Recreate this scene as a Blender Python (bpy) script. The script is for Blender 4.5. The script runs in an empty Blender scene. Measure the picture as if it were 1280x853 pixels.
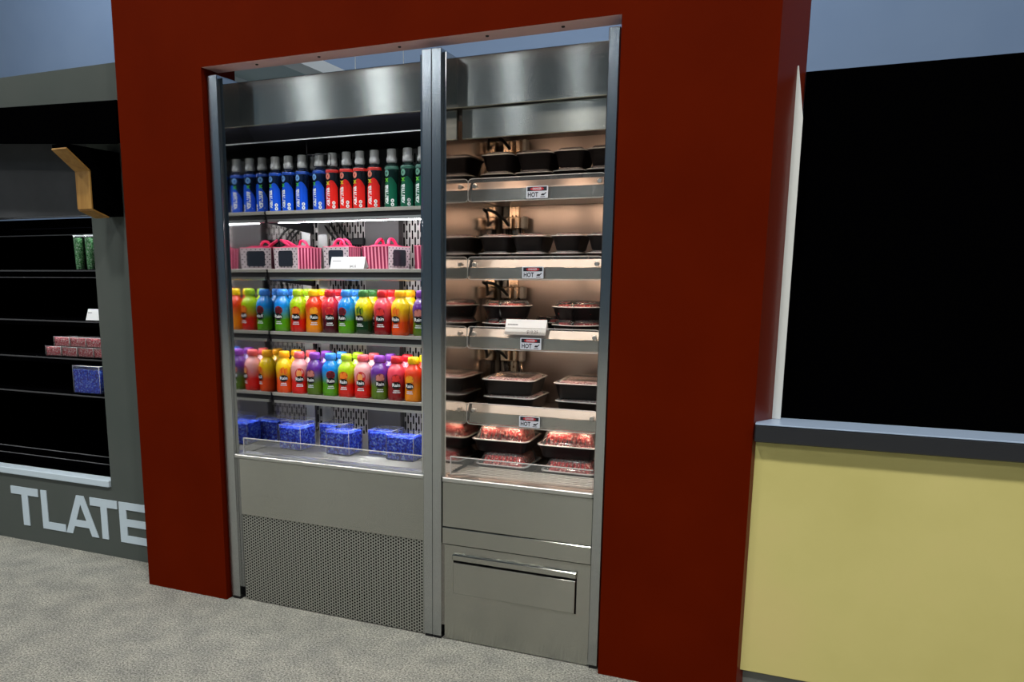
import bpy, bmesh, math, random
from mathutils import Vector, Matrix
random.seed(7)
D = bpy.data
S = bpy.context.scene
COL = S.collection
PI = math.pi

# ---------------------------------------------------------------- camera
cam_d = D.cameras.new('camera')
cam = D.objects.new('camera', cam_d)
COL.objects.link(cam)
R2 = Vector(((0.91739360, 0.39797319, 0.00251299)))
U2 = Vector(((-0.07098603, 0.15741485, 0.98497794)))
FW = Vector(((-0.39159924, 0.90379085, -0.17266191)))
cam.matrix_world = Matrix((
    (R2.x, U2.x, -FW.x, 1.40905),
    (R2.y, U2.y, -FW.y, -2.42787),
    (R2.z, U2.z, -FW.z, 1.28695),
    (0, 0, 0, 1)))
cam_d.sensor_width = 36.0
cam_d.lens = 997.1247 * 36 / 1280
cam_d.shift_x = 0.058939
cam_d.shift_y = 0.073130
cam_d.clip_start = 0.05
S.camera = cam

# ---------------------------------------------------------------- world, exposure, hall lamps
w = D.worlds.new('world'); S.world = w; w.use_nodes = True
w.node_tree.nodes['Background'].inputs[0].default_value = (.55, .68, .9, 1)
w.node_tree.nodes['Background'].inputs[1].default_value = 0.12
S.view_settings.view_transform = 'Standard'
S.view_settings.look = 'None'
S.view_settings.exposure = 0.0
S.view_settings.gamma = 1.0

def area(name, loc, size, power, color, target=None, size_y=None):
    l = D.lights.new(name, 'AREA'); l.energy = power; l.color = color
    l.shape = 'RECTANGLE'; l.size = size; l.size_y = size_y or size
    o = D.objects.new(name, l); COL.objects.link(o); o.location = loc
    t = Vector(target) if target else Vector((loc[0], loc[1], 0))
    o.rotation_euler = (t - Vector(loc)).to_track_quat('-Z', 'Y').to_euler()
    return o
HALL = [((-4.5, -3.0, 6.7), 150), ((-0.8, -3.2, 6.7), 190), ((3.0, -3.2, 6.7), 200), ((6.0, -3.4, 6.7), 120),
        ((-9.5, -9.0, 6.6), 300), ((2.0, -9.5, 6.6), 200)]
for i, (p, e) in enumerate(HALL):
    area('hall_lamp', p, 0.32, e, (1.0, 0.98, 0.92), size_y=0.5)
for x, z, p, wd in ((-4.95, 4.0, 7, .26), (-3.85, 4.0, 9, .24), (-2.75, 4.0, 2.6, .10), (-2.03, 4.0, 4.0, .10), (-1.2, 4.0, 2.4, .06)):
    area('hall_spot', (x, -7.0, z), wd, p, (.84, .92, 1.0), target=(.1, .1, 1.2), size_y=.5)
for x in (-6.5, 0, 6.5):
    area('hall_back_lamp', (x, 3.2, 6.6), 1.2, 105, (.82, .90, 1.0), target=(x, 6, 2.8))

# ---------------------------------------------------------------- materials
MATS = {}
def mat(name, color=(.5, .5, .5), rough=.5, metal=0.0, emis=None, strength=0.0, spec=.5, aniso=0.0, coat=0.0, build=None):
    if name in MATS: return MATS[name]
    m = D.materials.new(name); m.use_nodes = True
    nt = m.node_tree; b = nt.nodes['Principled BSDF']
    b.inputs['Base Color'].default_value = (*color, 1)
    b.inputs['Roughness'].default_value = rough
    b.inputs['Metallic'].default_value = metal
    b.inputs['Specular IOR Level'].default_value = spec
    b.inputs['Coat Weight'].default_value = coat
    if emis:
        b.inputs['Emission Color'].default_value = (*emis, 1)
        b.inputs['Emission Strength'].default_value = strength
    if aniso:
        b.inputs['Anisotropic'].default_value = aniso
    if build: build(nt, b)
    MATS[name] = m
    return m
def N(nt, t, **kw):
    n = nt.nodes.new(t)
    for k, v in kw.items():
        if k in n.inputs: n.inputs[k].default_value = v
        else: setattr(n, k, v)
    return n
def L(nt, a, b): nt.links.new(a, b)
def ramp(nt, stops, interp='LINEAR'):
    r = nt.nodes.new('ShaderNodeValToRGB'); cr = r.color_ramp; cr.interpolation = interp
    while len(cr.elements) > len(stops): cr.elements.remove(cr.elements[-1])
    while len(cr.elements) < len(stops): cr.elements.new(1)
    for e, (p, c) in zip(cr.elements, stops):
        e.position = p; e.color = (*c, 1)
    return r
def noise_color(stops, scale=20, detail=4, bump=0.0, bscale=None, dist=.01, stretch=None, rough=None):
    def f(nt, b):
        tc = N(nt, 'ShaderNodeTexCoord'); src = tc.outputs['Object']
        if stretch:
            mp = N(nt, 'ShaderNodeMapping'); mp.inputs['Scale'].default_value = stretch
            L(nt, src, mp.inputs['Vector']); src = mp.outputs[0]
        n = N(nt, 'ShaderNodeTexNoise'); n.inputs['Scale'].default_value = scale; n.inputs['Detail'].default_value = detail
        L(nt, src, n.inputs['Vector'])
        r = ramp(nt, stops); L(nt, n.outputs['Fac'], r.inputs[0]); L(nt, r.outputs[0], b.inputs['Base Color'])
        if bump:
            n2 = N(nt, 'ShaderNodeTexNoise'); n2.inputs['Scale'].default_value = bscale or scale; n2.inputs['Detail'].default_value = 3
            L(nt, src, n2.inputs['Vector'])
            bp = N(nt, 'ShaderNodeBump'); bp.inputs['Strength'].default_value = bump; bp.inputs['Distance'].default_value = dist
            L(nt, n2.outputs['Fac'], bp.inputs['Height']); L(nt, bp.outputs[0], b.inputs['Normal'])
    return f
def srgb(r, g, b):
    f = lambda c: (c / 255 / 12.92) if c / 255 <= .04045 else ((c / 255 + .055) / 1.055) ** 2.4
    return (f(r), f(g), f(b))

def brushed(axis='x', amt=.35, bmp=.06):
    # horizontal or vertical grain: stretched noise in roughness and bump + tangent for anisotropy
    sc = {'x': (1.2, 1.2, 260), 'z': (260, 260, 1.2)}[axis]
    def f(nt, b):
        tc = N(nt, 'ShaderNodeTexCoord'); mp = N(nt, 'ShaderNodeMapping'); mp.inputs['Scale'].default_value = sc
        L(nt, tc.outputs['Object'], mp.inputs['Vector'])
        n = N(nt, 'ShaderNodeTexNoise'); n.inputs['Scale'].default_value = 1.0; n.inputs['Detail'].default_value = 3
        L(nt, mp.outputs[0], n.inputs['Vector'])
        bp = N(nt, 'ShaderNodeBump'); bp.inputs['Strength'].default_value = bmp; bp.inputs['Distance'].default_value = .002
        L(nt, n.outputs['Fac'], bp.inputs['Height']); L(nt, bp.outputs[0], b.inputs['Normal'])
        mr = N(nt, 'ShaderNodeMapRange'); mr.inputs[3].default_value = amt - .03; mr.inputs[4].default_value = amt + .03
        L(nt, n.outputs['Fac'], mr.inputs[0]); L(nt, mr.outputs[0], b.inputs['Roughness'])
        cx = N(nt, 'ShaderNodeCombineXYZ')
        cx.inputs[0].default_value = 0 if axis == 'x' else 1
        cx.inputs[2].default_value = 1 if axis == 'x' else 0
        L(nt, cx.outputs[0], b.inputs['Tangent'])
    return f
STEEL = mat('brushed_steel', (.44, .44, .40), .2, 1.0, aniso=1.0, build=brushed('x', .20, .03))
STEELV = mat('brushed_steel_upright', (.46, .48, .49), .3, 1.0, aniso=.6, build=brushed('z', .22))
MIRROR = mat('polished_steel', (.60, .60, .60), .07, 1.0)
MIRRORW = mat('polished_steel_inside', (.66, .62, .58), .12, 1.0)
ALU = mat('satin_aluminium', (.62, .62, .6), .35, 1.0)
EDGE = mat('dark_shelf_edge', (.10, .10, .11), .4, .5)
ALUP = mat('pale_shelf_edge', (.42, .41, .37), .4, .3)
BLACK = mat('matt_black', (.006, .006, .009), .6)
BLACKG = mat('gloss_black_plastic', (.006, .005, .006), .35, spec=.25)
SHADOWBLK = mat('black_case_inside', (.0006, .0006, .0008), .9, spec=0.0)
RED = mat('rust_red_laminate', srgb(88, 18, 0), .6, spec=.02, build=noise_color([(.3, srgb(85, 17, 0)), (.7, srgb(92, 20, 0))], 3, 3, bump=.02, bscale=180, dist=.002))
GREYW = mat('grey_laminate', srgb(79, 86, 83), .5, spec=.2, build=noise_color([(.3, srgb(76, 83, 80)), (.7, srgb(83, 88, 85))], 2.5, 4))
DARKW = mat('charcoal_wall', srgb(58, 60, 64), .7, build=noise_color([(.3, srgb(50, 52, 56)), (.7, srgb(66, 68, 72))], 5, 4))
YELLOW = mat('yellow_board', srgb(208, 197, 124), .55, spec=.3, build=noise_color([(.25, srgb(200, 190, 117)), (.55, srgb(211, 200, 128)), (.8, srgb(217, 199, 133))], 2.2, 5))
LETTER = mat('pale_blue_vinyl', srgb(196, 212, 224), .4)
LEDGE = mat('charcoal_ledge', srgb(34, 36, 42), .25)
LEDGETOP = mat('pale_blue_ledge_top', srgb(165, 185, 212), .3)
WOOD = mat('golden_wood', srgb(160, 118, 56), .5, build=noise_color([(.3, srgb(145, 104, 46)), (.7, srgb(172, 130, 66))], 6, 6, stretch=(8, 8, 1)))
DWOOD = mat('dark_stained_wood', srgb(30, 18, 12), .6)
WHITE = mat('white_paint', srgb(225, 228, 226), .5)
TEAL = mat('pale_grey_panel', srgb(170, 186, 186), .6)
HALLW = mat('blue_grey_drape', srgb(128, 148, 175), .9, build=noise_color([(.3, srgb(124, 144, 172)), (.7, srgb(133, 152, 178))], .9, 3))
HALLC = mat('hall_ceiling_paint', srgb(90, 106, 122), .9)
HALLF = mat('hall_front_drape', srgb(76, 98, 118), .9)
PAPER = mat('white_card', srgb(238, 240, 242), .6)
INK = mat('grey_ink', srgb(120, 120, 124), .6)
INKB = mat('black_ink', srgb(20, 22, 40), .6)
SIGNRED = mat('sign_red', srgb(190, 40, 50), .5)
CABLE = mat('black_cable', (.01, .01, .01), .5)
BRASS = mat('warm_metal_tube', (.75, .58, .42), .25, 1.0)
LEDC = mat('cool_led', (1, 1, 1), .5, emis=(.93, .95, 1.0), strength=24)
LEDCS = mat('cool_led_dim', (1, 1, 1), .5, emis=(.85, .9, 1.0), strength=5)
LEDW = mat('warm_heat_lamp', (1, 1, 1), .5, emis=(1.0, .70, .52), strength=30)
LEDL = mat('neighbour_case_led', (1, 1, 1), .5, emis=(.92, .96, 1.0), strength=16)
SIGNW = mat('sign_white', srgb(215, 220, 232), .5)

def carpet(nt, b):
    tc = N(nt, 'ShaderNodeTexCoord')
    n = N(nt, 'ShaderNodeTexNoise'); n.inputs['Scale'].default_value = 150; n.inputs['Detail'].default_value = 4; n.inputs['Roughness'].default_value = .75
    L(nt, tc.outputs['Object'], n.inputs['Vector'])
    r = ramp(nt, [(.33, srgb(88, 90, 86)), (.5, srgb(180, 180, 172)), (.68, srgb(246, 246, 236))]); L(nt, n.outputs['Fac'], r.inputs[0])
    n2 = N(nt, 'ShaderNodeTexNoise'); n2.inputs['Scale'].default_value = 9; n2.inputs['Detail'].default_value = 5
    L(nt, tc.outputs['Object'], n2.inputs['Vector'])
    r2 = ramp(nt, [(.32, (.78, .78, .79)), (.66, (1.06, 1.05, 1.03))]); L(nt, n2.outputs['Fac'], r2.inputs[0])
    mx = N(nt, 'ShaderNodeMix', data_type='RGBA', blend_type='MULTIPLY'); mx.inputs[0].default_value = 1
    L(nt, r.outputs[0], mx.inputs[6]); L(nt, r2.outputs[0], mx.inputs[7]); L(nt, mx.outputs[2], b.inputs['Base Color'])
    bp = N(nt, 'ShaderNodeBump'); bp.inputs['Strength'].default_value = .9; bp.inputs['Distance'].default_value = .012
    L(nt, n.outputs['Fac'], bp.inputs['Height']); L(nt, bp.outputs[0], b.inputs['Normal'])
CARPET = mat('shag_carpet', rough=1.0, spec=.1, build=carpet)

def dots(px, pz, rx, rz, hole=(.004, .004, .004)):
    # staggered punched holes; object coordinates x and z
    def f(nt, b):
        tc = N(nt, 'ShaderNodeTexCoord'); sp = N(nt, 'ShaderNodeSeparateXYZ'); L(nt, tc.outputs['Object'], sp.inputs[0])
        def M(op, a, bb=None, c=None):
            m = N(nt, 'ShaderNodeMath', operation=op)
            for i, v in enumerate((a, bb, c)):
                if v is None: continue
                if isinstance(v, (int, float)): m.inputs[i].default_value = v
                else: L(nt, v, m.inputs[i])
            return m.outputs[0]
        x = M('DIVIDE', sp.outputs[0], px); z = M('DIVIDE', sp.outputs[2], pz)
        def lat(ox, oz):
            fx = M('ABSOLUTE', M('SUBTRACT', M('FRACT', M('ADD', x, ox)), .5))
            fz = M('ABSOLUTE', M('SUBTRACT', M('FRACT', M('ADD', z, oz)), .5))
            if rz > 1.5 * rx:   # slots
                dx = M('DIVIDE', M('MULTIPLY', fx, px), rx); dz = M('DIVIDE', M('MULTIPLY', fz, pz), rz)
                return M('LESS_THAN', M('MAXIMUM', dx, dz), 1.0)
            dx = M('MULTIPLY', fx, px / rx); dz = M('MULTIPLY', fz, pz / rz)
            return M('LESS_THAN', M('ADD', M('MULTIPLY', dx, dx), M('MULTIPLY', dz, dz)), 1.0)
        h = M('MAXIMUM', lat(0, 0), lat(.5, .5))
        mx = N(nt, 'ShaderNodeMix', data_type='RGBA'); L(nt, h, mx.inputs[0])
        mx.inputs[6].default_value = b.inputs['Base Color'].default_value
        mx.inputs[7].default_value = (*hole, 1)
        L(nt, mx.outputs[2], b.inputs['Base Color'])
        bp = N(nt, 'ShaderNodeBump', invert=True); bp.inputs['Strength'].default_value = .5; bp.inputs['Distance'].default_value = .002
        L(nt, h, bp.inputs['Height']); L(nt, bp.outputs[0], b.inputs['Normal'])
        mr = N(nt, 'ShaderNodeMapRange'); mr.inputs[3].default_value = b.inputs['Roughness'].default_value; mr.inputs[4].default_value = .9
        L(nt, h, mr.inputs[0]); L(nt, mr.outputs[0], b.inputs['Roughness'])
        mt = b.inputs['Metallic'].default_value
        mr2 = N(nt, 'ShaderNodeMapRange'); mr2.inputs[3].default_value = mt; mr2.inputs[4].default_value = 0
        L(nt, h, mr2.inputs[0]); L(nt, mr2.outputs[0], b.inputs['Metallic'])
        mr3 = N(nt, 'ShaderNodeMapRange'); mr3.inputs[3].default_value = .5; mr3.inputs[4].default_value = 0
        L(nt, h, mr3.inputs[0]); L(nt, mr3.outputs[0], b.inputs['Specular IOR Level'])
    return f
PERF = mat('perforated_steel', (.40, .40, .37), .42, .85, build=dots(.0208, .0120, .0036, .0036))
SLOT = mat('slotted_steel', (.42, .39, .37), .35, .6, build=dots(.026, .056, .0035, .018))

def clear(name, tint=(1, 1, 1), haze=.06, rough=.05, refl=1.0):
    if name in MATS: return MATS[name]
    m = D.materials.new(name); m.use_nodes = True; nt = m.node_tree
    for n in list(nt.nodes): nt.nodes.remove(n)
    out = N(nt, 'ShaderNodeOutputMaterial')
    tr = N(nt, 'ShaderNodeBsdfTransparent'); tr.inputs[0].default_value = (*tint, 1)
    gl = N(nt, 'ShaderNodeBsdfGlossy'); gl.inputs['Roughness'].default_value = rough
    df = N(nt, 'ShaderNodeBsdfDiffuse'); df.inputs[0].default_value = (.85, .85, .85, 1)
    fr = N(nt, 'ShaderNodeFresnel'); fr.inputs[0].default_value = 1.5
    mu = N(nt, 'ShaderNodeMath', operation='MULTIPLY'); mu.inputs[1].default_value = refl
    L(nt, fr.outputs[0], mu.inputs[0])
    m1 = N(nt, 'ShaderNodeMixShader'); m1.inputs[0].default_value = haze
    L(nt, tr.outputs[0], m1.inputs[1]); L(nt, df.outputs[0], m1.inputs[2])
    m2 = N(nt, 'ShaderNodeMixShader'); L(nt, mu.outputs[0], m2.inputs[0])
    L(nt, m1.outputs[0], m2.inputs[1]); L(nt, gl.outputs[0], m2.inputs[2]); L(nt, m2.outputs[0], out.inputs[0])
    MATS[name] = m
    return m
PLEXI = clear('clear_acrylic', (.97, .97, .96), .05, .04)
LIDM = clear('clear_lid_plastic', (.95, .93, .92), .20, .12)
LIDR = clear('clear_ribbed_lid_plastic', (.97, .95, .94), .07, .10)
LIDEDGE = clear('clear_lid_rim', (.95, .95, .95), .55, .2)
BOXM = clear('clear_box_plastic', (.97, .98, 1), .02, .06)
CAPM = mat('translucent_sport_cap', srgb(185, 188, 190), .3, coat=.3)

# ---------------------------------------------------------------- mesh helpers
def empty(name, loc=(0, 0, 0), rz=0):
    o = D.objects.new(name, None); COL.objects.link(o); o.location = loc; o.rotation_euler = (0, 0, rz)
    o.empty_display_size = .05
    return o
def tag(o, label=None, cat=None, group=None, kind=None):
    if label: o['label'] = label
    if cat: o['category'] = cat
    if group: o['group'] = group
    if kind: o['kind'] = kind
    return o
def link(name, me, parent=None, loc=None):
    o = D.objects.new(name, me); COL.objects.link(o)
    if parent is not None: o.parent = parent
    if loc: o.location = loc
    return o
class MB:
    def __init__(s): s.v = []; s.f = []; s.m = []; s.cur = 0; s.sm = []; s.smooth = False
    def add(s, vs, fs, smooth=None):
        o = len(s.v); s.v += [tuple(p) for p in vs]
        for f in fs:
            s.f.append([i + o for i in f]); s.m.append(s.cur); s.sm.append(s.smooth if smooth is None else smooth)
        return s
    def box(s, x0, x1, y0, y1, z0, z1):
        v = [(x, y, z) for z in (z0, z1) for y in (y0, y1) for x in (x0, x1)]
        return s.add(v, [(0, 2, 3, 1), (4, 5, 7, 6), (0, 1, 5, 4), (2, 6, 7, 3), (0, 4, 6, 2), (1, 3, 7, 5)], False)
    def bbox(s, x0, x1, y0, y1, z0, z1, b=.002):
        # box with bevelled edges (26-facet chamfer by convex offset)
        vs = []
        for ix, x in enumerate((x0, x1)):
            for iy, y in enumerate((y0, y1)):
                for iz, z in enumerate((z0, z1)):
                    sx, sy, sz = (1 if ix == 0 else -1), (1 if iy == 0 else -1), (1 if iz == 0 else -1)
                    vs += [(x + sx * b, y + sy * b, z), (x + sx * b, y, z + sz * b), (x, y + sy * b, z + sz * b)]
        bm = bmesh.new()
        bv = [bm.verts.new(p) for p in vs]
        bmesh.ops.convex_hull(bm, input=bv)
        bmesh.ops.dissolve_limit(bm, angle_limit=.02, verts=bm.verts, edges=bm.edges)
        bm.verts.index_update()
        r = s.add([v.co for v in bm.verts], [[v.index for v in f.verts] for f in bm.faces], False)
        bm.free(); return r
    def prism(s, pts, z0, z1, ax='z'):
        n = len(pts)
        def P(a, b, h):
            return (a, b, h) if ax == 'z' else ((a, h, b) if ax == 'y' else (h, a, b))
        v = [P(a, b, z0) for a, b in pts] + [P(a, b, z1) for a, b in pts]
        f = [list(range(n))[::-1], list(range(n, 2 * n))] + [[i, (i + 1) % n, n + (i + 1) % n, n + i] for i in range(n)]
        return s.add(v, f, False)
    def lathe(s, prof, n=24, c=(0, 0, 0), cap=True):
        v = []
        for r, z in prof:
            for i in range(n):
                a = 2 * PI * i / n; v.append((c[0] + r * math.cos(a), c[1] + r * math.sin(a), c[2] + z))
        f = []
        for k in range(len(prof) - 1):
            for i in range(n):
                j = (i + 1) % n; f.append((k * n + i, k * n + j, (k + 1) * n + j, (k + 1) * n + i))
        s.add(v, f, True)
        if cap:
            s.add(v[:n], [list(range(n))[::-1]], False); s.add(v[-n:], [list(range(n))], False)
        return s
    def tube(s, pts, r, n=8, closed=False):
        pts = [Vector(p) for p in pts]; m = len(pts); v = []
        up = Vector((0, 0, 1))
        for i, p in enumerate(pts):
            if closed: t = (pts[(i + 1) % m] - pts[i - 1])
            else: t = pts[min(i + 1, m - 1)] - pts[max(i - 1, 0)]
            t.normalize()
            a = t.cross(up)
            if a.length < .1: a = t.cross(Vector((0, 1, 0)))
            a.normalize(); b = t.cross(a)
            for k in range(n):
                an = 2 * PI * k / n; v.append(p + a * r * math.cos(an) + b * r * math.sin(an))
        f = []
        for i in range(m if closed else m - 1):
            for k in range(n):
                l = (k + 1) % n; i2 = (i + 1) % m
                f.append((i * n + k, i * n + l, i2 * n + l, i2 * n + k))
        if not closed: f += [list(range(n))[::-1], [(m - 1) * n + k for k in range(n)]]
        return s.add(v, f, True)
    def loft(s, levels, n=8, cap0=True, cap1=True, smooth=True):
        # levels: (half_w, half_d, corner_r, z, [cx, cy]) rounded rectangles
        rings = []
        for lv in levels:
            hw, hd, r, z = lv[:4]; cx, cy = (lv[4], lv[5]) if len(lv) > 4 else (0, 0)
            ring = []
            for q, (sx, sy) in enumerate(((1, 1), (-1, 1), (-1, -1), (1, -1))):
                for k in range(n):
                    a = q * PI / 2 + (PI / 2) * k / (n - 1)
                    ring.append((cx + sx * (hw - r) + r * math.cos(a), cy + sy * (hd - r) + r * math.sin(a), z))
            rings.append(ring)
        m = len(rings[0]); v = [p for rg in rings for p in rg]; f = []
        for k in range(len(rings) - 1):
            for i in range(m):
                j = (i + 1) % m; f.append((k * m + i, k * m + j, (k + 1) * m + j, (k + 1) * m + i))
        s.add(v, f, smooth)
        if cap0: s.add(rings[0], [list(range(m))[::-1]], False)
        if cap1: s.add(rings[-1], [list(range(m))], False)
        return s
    def mat(s, i): s.cur = i; return s
    def mesh(s, name, mats):
        me = D.meshes.new(name); me.from_pydata(s.v, [], s.f)
        for m in (mats if isinstance(mats, (list, tuple)) else [mats]): me.materials.append(m)
        me.polygons.foreach_set('material_index', s.m); me.polygons.foreach_set('use_smooth', s.sm)
        me.update(); me.validate(); return me
    def obj(s, name, mats, parent=None, loc=None): return link(name, s.mesh(name, mats), parent, loc)

_tc = {}
def text_geo(txt, size, bold=0.0):
    key = (txt, round(size, 5), bold)
    if key in _tc: return _tc[key]
    c = D.curves.new('t', 'FONT'); c.body = txt; c.size = size; c.align_x = 'CENTER'; c.align_y = 'CENTER'; c.resolution_u = 2; c.offset = bold
    o = D.objects.new('t', c); COL.objects.link(o)
    dg = bpy.context.evaluated_depsgraph_get(); me = D.meshes.new_from_object(o.evaluated_get(dg))
    r = ([tuple(v.co) for v in me.vertices], [list(p.vertices) for p in me.polygons])
    D.objects.remove(o); D.curves.remove(c); D.meshes.remove(me)
    _tc[key] = r; return r
def put_text(mb, txt, size, fn, bold=0.0, sx=1.0):
    v, f = text_geo(txt, size, bold)
    mb.add([fn(a * sx, b) for a, b, _ in v], f, False)
def cyl(r, lift=.0006, rot=0.0):
    # label coordinates (u along the surface, z) onto a cylinder facing -Y
    return lambda u, z: ((r + lift) * math.sin(u / r + rot), -(r + lift) * math.cos(u / r + rot), z)
def disc_on(mb, fn, u0, z0, ru, rz, n=16):
    vs = [fn(u0, z0)] + [fn(u0 + ru * math.cos(2 * PI * i / n), z0 + rz * math.sin(2 * PI * i / n)) for i in range(n)]
    mb.add(vs, [(0, 1 + i, 1 + (i + 1) % n) for i in range(n)], False)
def strip_on(mb, fn, us, lo, hi):
    vs = []
    for u in us: vs += [fn(u, lo(u)), fn(u, hi(u))]
    mb.add(vs, [(2 * i, 2 * i + 2, 2 * i + 3, 2 * i + 1) for i in range(len(us) - 1)], True)
def rrect(w, h, r, n=5):
    pts = []
    for q, (sx, sy) in enumerate(((1, 1), (-1, 1), (-1, -1), (1, -1))):
        for k in range(n):
            a = q * PI / 2 + (PI / 2) * k / (n - 1); pts.append((sx * (w / 2 - r) + r * math.cos(a), sy * (h / 2 - r) + r * math.sin(a)))
    return pts
def dup(root, loc=None, rz=None, label=None, group=None):
    r = root.copy(); COL.objects.link(r)
    if loc is not None: r.location = loc
    if rz is not None: r.rotation_euler = (0, 0, rz)
    if label: r['label'] = label
    if group: r['group'] = group
    for ch in list(root.children):
        c = ch.copy(); COL.objects.link(c); c.parent = r
        for g in ch.children:
            d = g.copy(); COL.objects.link(d); d.parent = c
    return r
ORD = ['leftmost', 'second from left', 'third from left', 'fourth from left', 'fifth from left', 'sixth from left', 'seventh from left',
       'eighth from left', 'ninth from left', 'tenth from left', 'eleventh from left']

# ================================================================ SETTING
def struct(o): o['kind'] = 'structure'; return o
struct(MB().box(-14, 14, -12, 6.2, -.05, 0).obj('floor', CARPET))
struct(MB().box(-14, 14, 6.0, 6.2, 0, 7.0).obj('wall_back', HALLW))
struct(MB().box(-14, 14, -12, 6.2, 7.0, 7.1).obj('ceiling', HALLC))
struct(MB().box(-14, 14, -12.2, -12, 0, 7.0).obj('wall_behind', HALLF))
struct(MB().box(-14.2, -14, -12.2, 6.2, 0, 7.0).obj('wall_far_left', HALLF))
struct(MB().box(14, 14.2, -12.2, 6.2, 0, 7.0).obj('wall_far_right', HALLF))

# rust-red portal round the two display cases
OL, OR_, OT = -.628, .883, 2.024
portal = MB()
portal.box(-1.033, OL, 0, .19, 0, 2.75)
portal.prism([(OR_, 0), (1.309, 0), (1.376, .12), (1.376, .19), (OR_, .19)], 0, 2.75)
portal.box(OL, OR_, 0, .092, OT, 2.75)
SOFFITM = mat('pale_pink_soffit', srgb(215, 172, 168), .4)  # soffit face alone gets a paler pink than the red portal
SIDEM = mat('rust_red_gloss_side', srgb(100, 30, 14), .28)
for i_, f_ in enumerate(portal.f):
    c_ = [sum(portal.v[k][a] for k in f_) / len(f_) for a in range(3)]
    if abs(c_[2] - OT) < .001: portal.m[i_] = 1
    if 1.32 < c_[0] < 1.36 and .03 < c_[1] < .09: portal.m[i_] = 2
pf = struct(portal.obj('wall_front', [RED, SOFFITM, SIDEM]))
for x in (-.417, -.159, .149, .455, .698):
    sc = MB(); sc.lathe([(.006, 0), (.0045, -.003)], 10, (x, .045, OT)); sc.box(x - .004, x + .004, .0445, .0455, OT - .0035, OT - .0025)
    sc.obj('screw', DWOOD, pf)

# grey neighbouring wall with the big letters
YL = .193
g = MB()
g.box(-4.2, -.9, YL, YL + .1, -.0, .333)            # below the opening
g.box(-1.418, -.9, YL, YL + .1, .333, 2.143)         # pier beside the opening
g.box(-4.2, -1.418, YL, YL + .1, 1.866, 2.143)       # over the opening
g.mat(1).box(-4.2, -1.418, YL + .006, YL + .1, 1.545, 1.866)
gw = struct(g.obj('wall_left', [GREYW, DARKW]))
def letter(strokes, x0, wdt):
    m = MB()
    for poly in strokes:
        m.prism([(x0 + a * wdt, .080 + b * .191) for a, b in poly], YL - .004, YL + .001, 'y')
    m.obj('letter', LETTER, gw)
T_ = [[(0, .8), (1, .8), (1, 1), (0, 1)], [(.385, 0), (.615, 0), (.615, .8), (.385, .8)]]
L_ = [[(0, 0), (.26, 0), (.26, 1), (0, 1)], [(.26, 0), (1, 0), (1, .19), (.26, .19)]]
A_ = [[(0, 0), (.2, 0), (.5, .78), (.5, 1), (.39, 1)], [(.8, 0), (1, 0), (.61, 1), (.5, 1), (.5, .78)], [(.277, .2), (.723, .2), (.658, .37), (.342, .37)]]
E_ = [[(0, 0), (.25, 0), (.25, 1), (0, 1)], [(.25, 0), (1, 0), (1, .18), (.25, .18)], [(.25, .41), (.93, .41), (.93, .59), (.25, .59)], [(.25, .82), (1, .82), (1, 1), (.25, 1)]]
letter(T_, -2.080, .185); letter(L_, -1.876, .150); letter(A_, -1.722, .206); letter(T_, -1.557, .168); letter(E_, -1.378, .172)
# pale lit sill under the left opening
sill = MB().bbox(-4.2, -1.42, YL - .012, YL + .05, .333, .365, .003).obj('trim_1', LETTER); struct(sill)

# canopy beam and corbel on the grey wall
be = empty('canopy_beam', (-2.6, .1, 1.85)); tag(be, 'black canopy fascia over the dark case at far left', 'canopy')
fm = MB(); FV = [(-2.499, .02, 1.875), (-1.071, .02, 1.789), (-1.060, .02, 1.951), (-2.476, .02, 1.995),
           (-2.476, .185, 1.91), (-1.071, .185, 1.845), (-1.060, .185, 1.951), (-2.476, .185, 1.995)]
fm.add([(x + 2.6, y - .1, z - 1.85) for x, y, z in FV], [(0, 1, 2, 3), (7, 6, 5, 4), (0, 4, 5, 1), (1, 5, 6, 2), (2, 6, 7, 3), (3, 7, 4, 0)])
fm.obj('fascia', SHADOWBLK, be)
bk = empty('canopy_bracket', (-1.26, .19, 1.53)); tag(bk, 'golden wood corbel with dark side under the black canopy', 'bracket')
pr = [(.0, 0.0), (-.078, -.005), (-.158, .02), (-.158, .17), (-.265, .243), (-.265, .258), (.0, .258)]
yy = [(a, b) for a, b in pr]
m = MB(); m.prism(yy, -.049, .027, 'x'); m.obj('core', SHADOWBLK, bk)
m = MB()
for (a0, b0), (a1, b1) in (((-.158, .02), (-.158, .17)), ((-.158, .17), (-.265, .243)), ((-.078, -.005), (-.158, .02))):
    dx, dz = a1 - a0, b1 - b0; l = math.hypot(dx, dz); nx, nz = (-dz / l * .006, dx / l * .006)
    if nx > 0: nx, nz = -nx, -nz
    m.prism([(a0, b0), (a1, b1), (a1 + nx, b1 + nz), (a0 + nx, b0 + nz)], -.050, .028, 'x')
m.obj('wood_facing', WOOD, bk)

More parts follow.
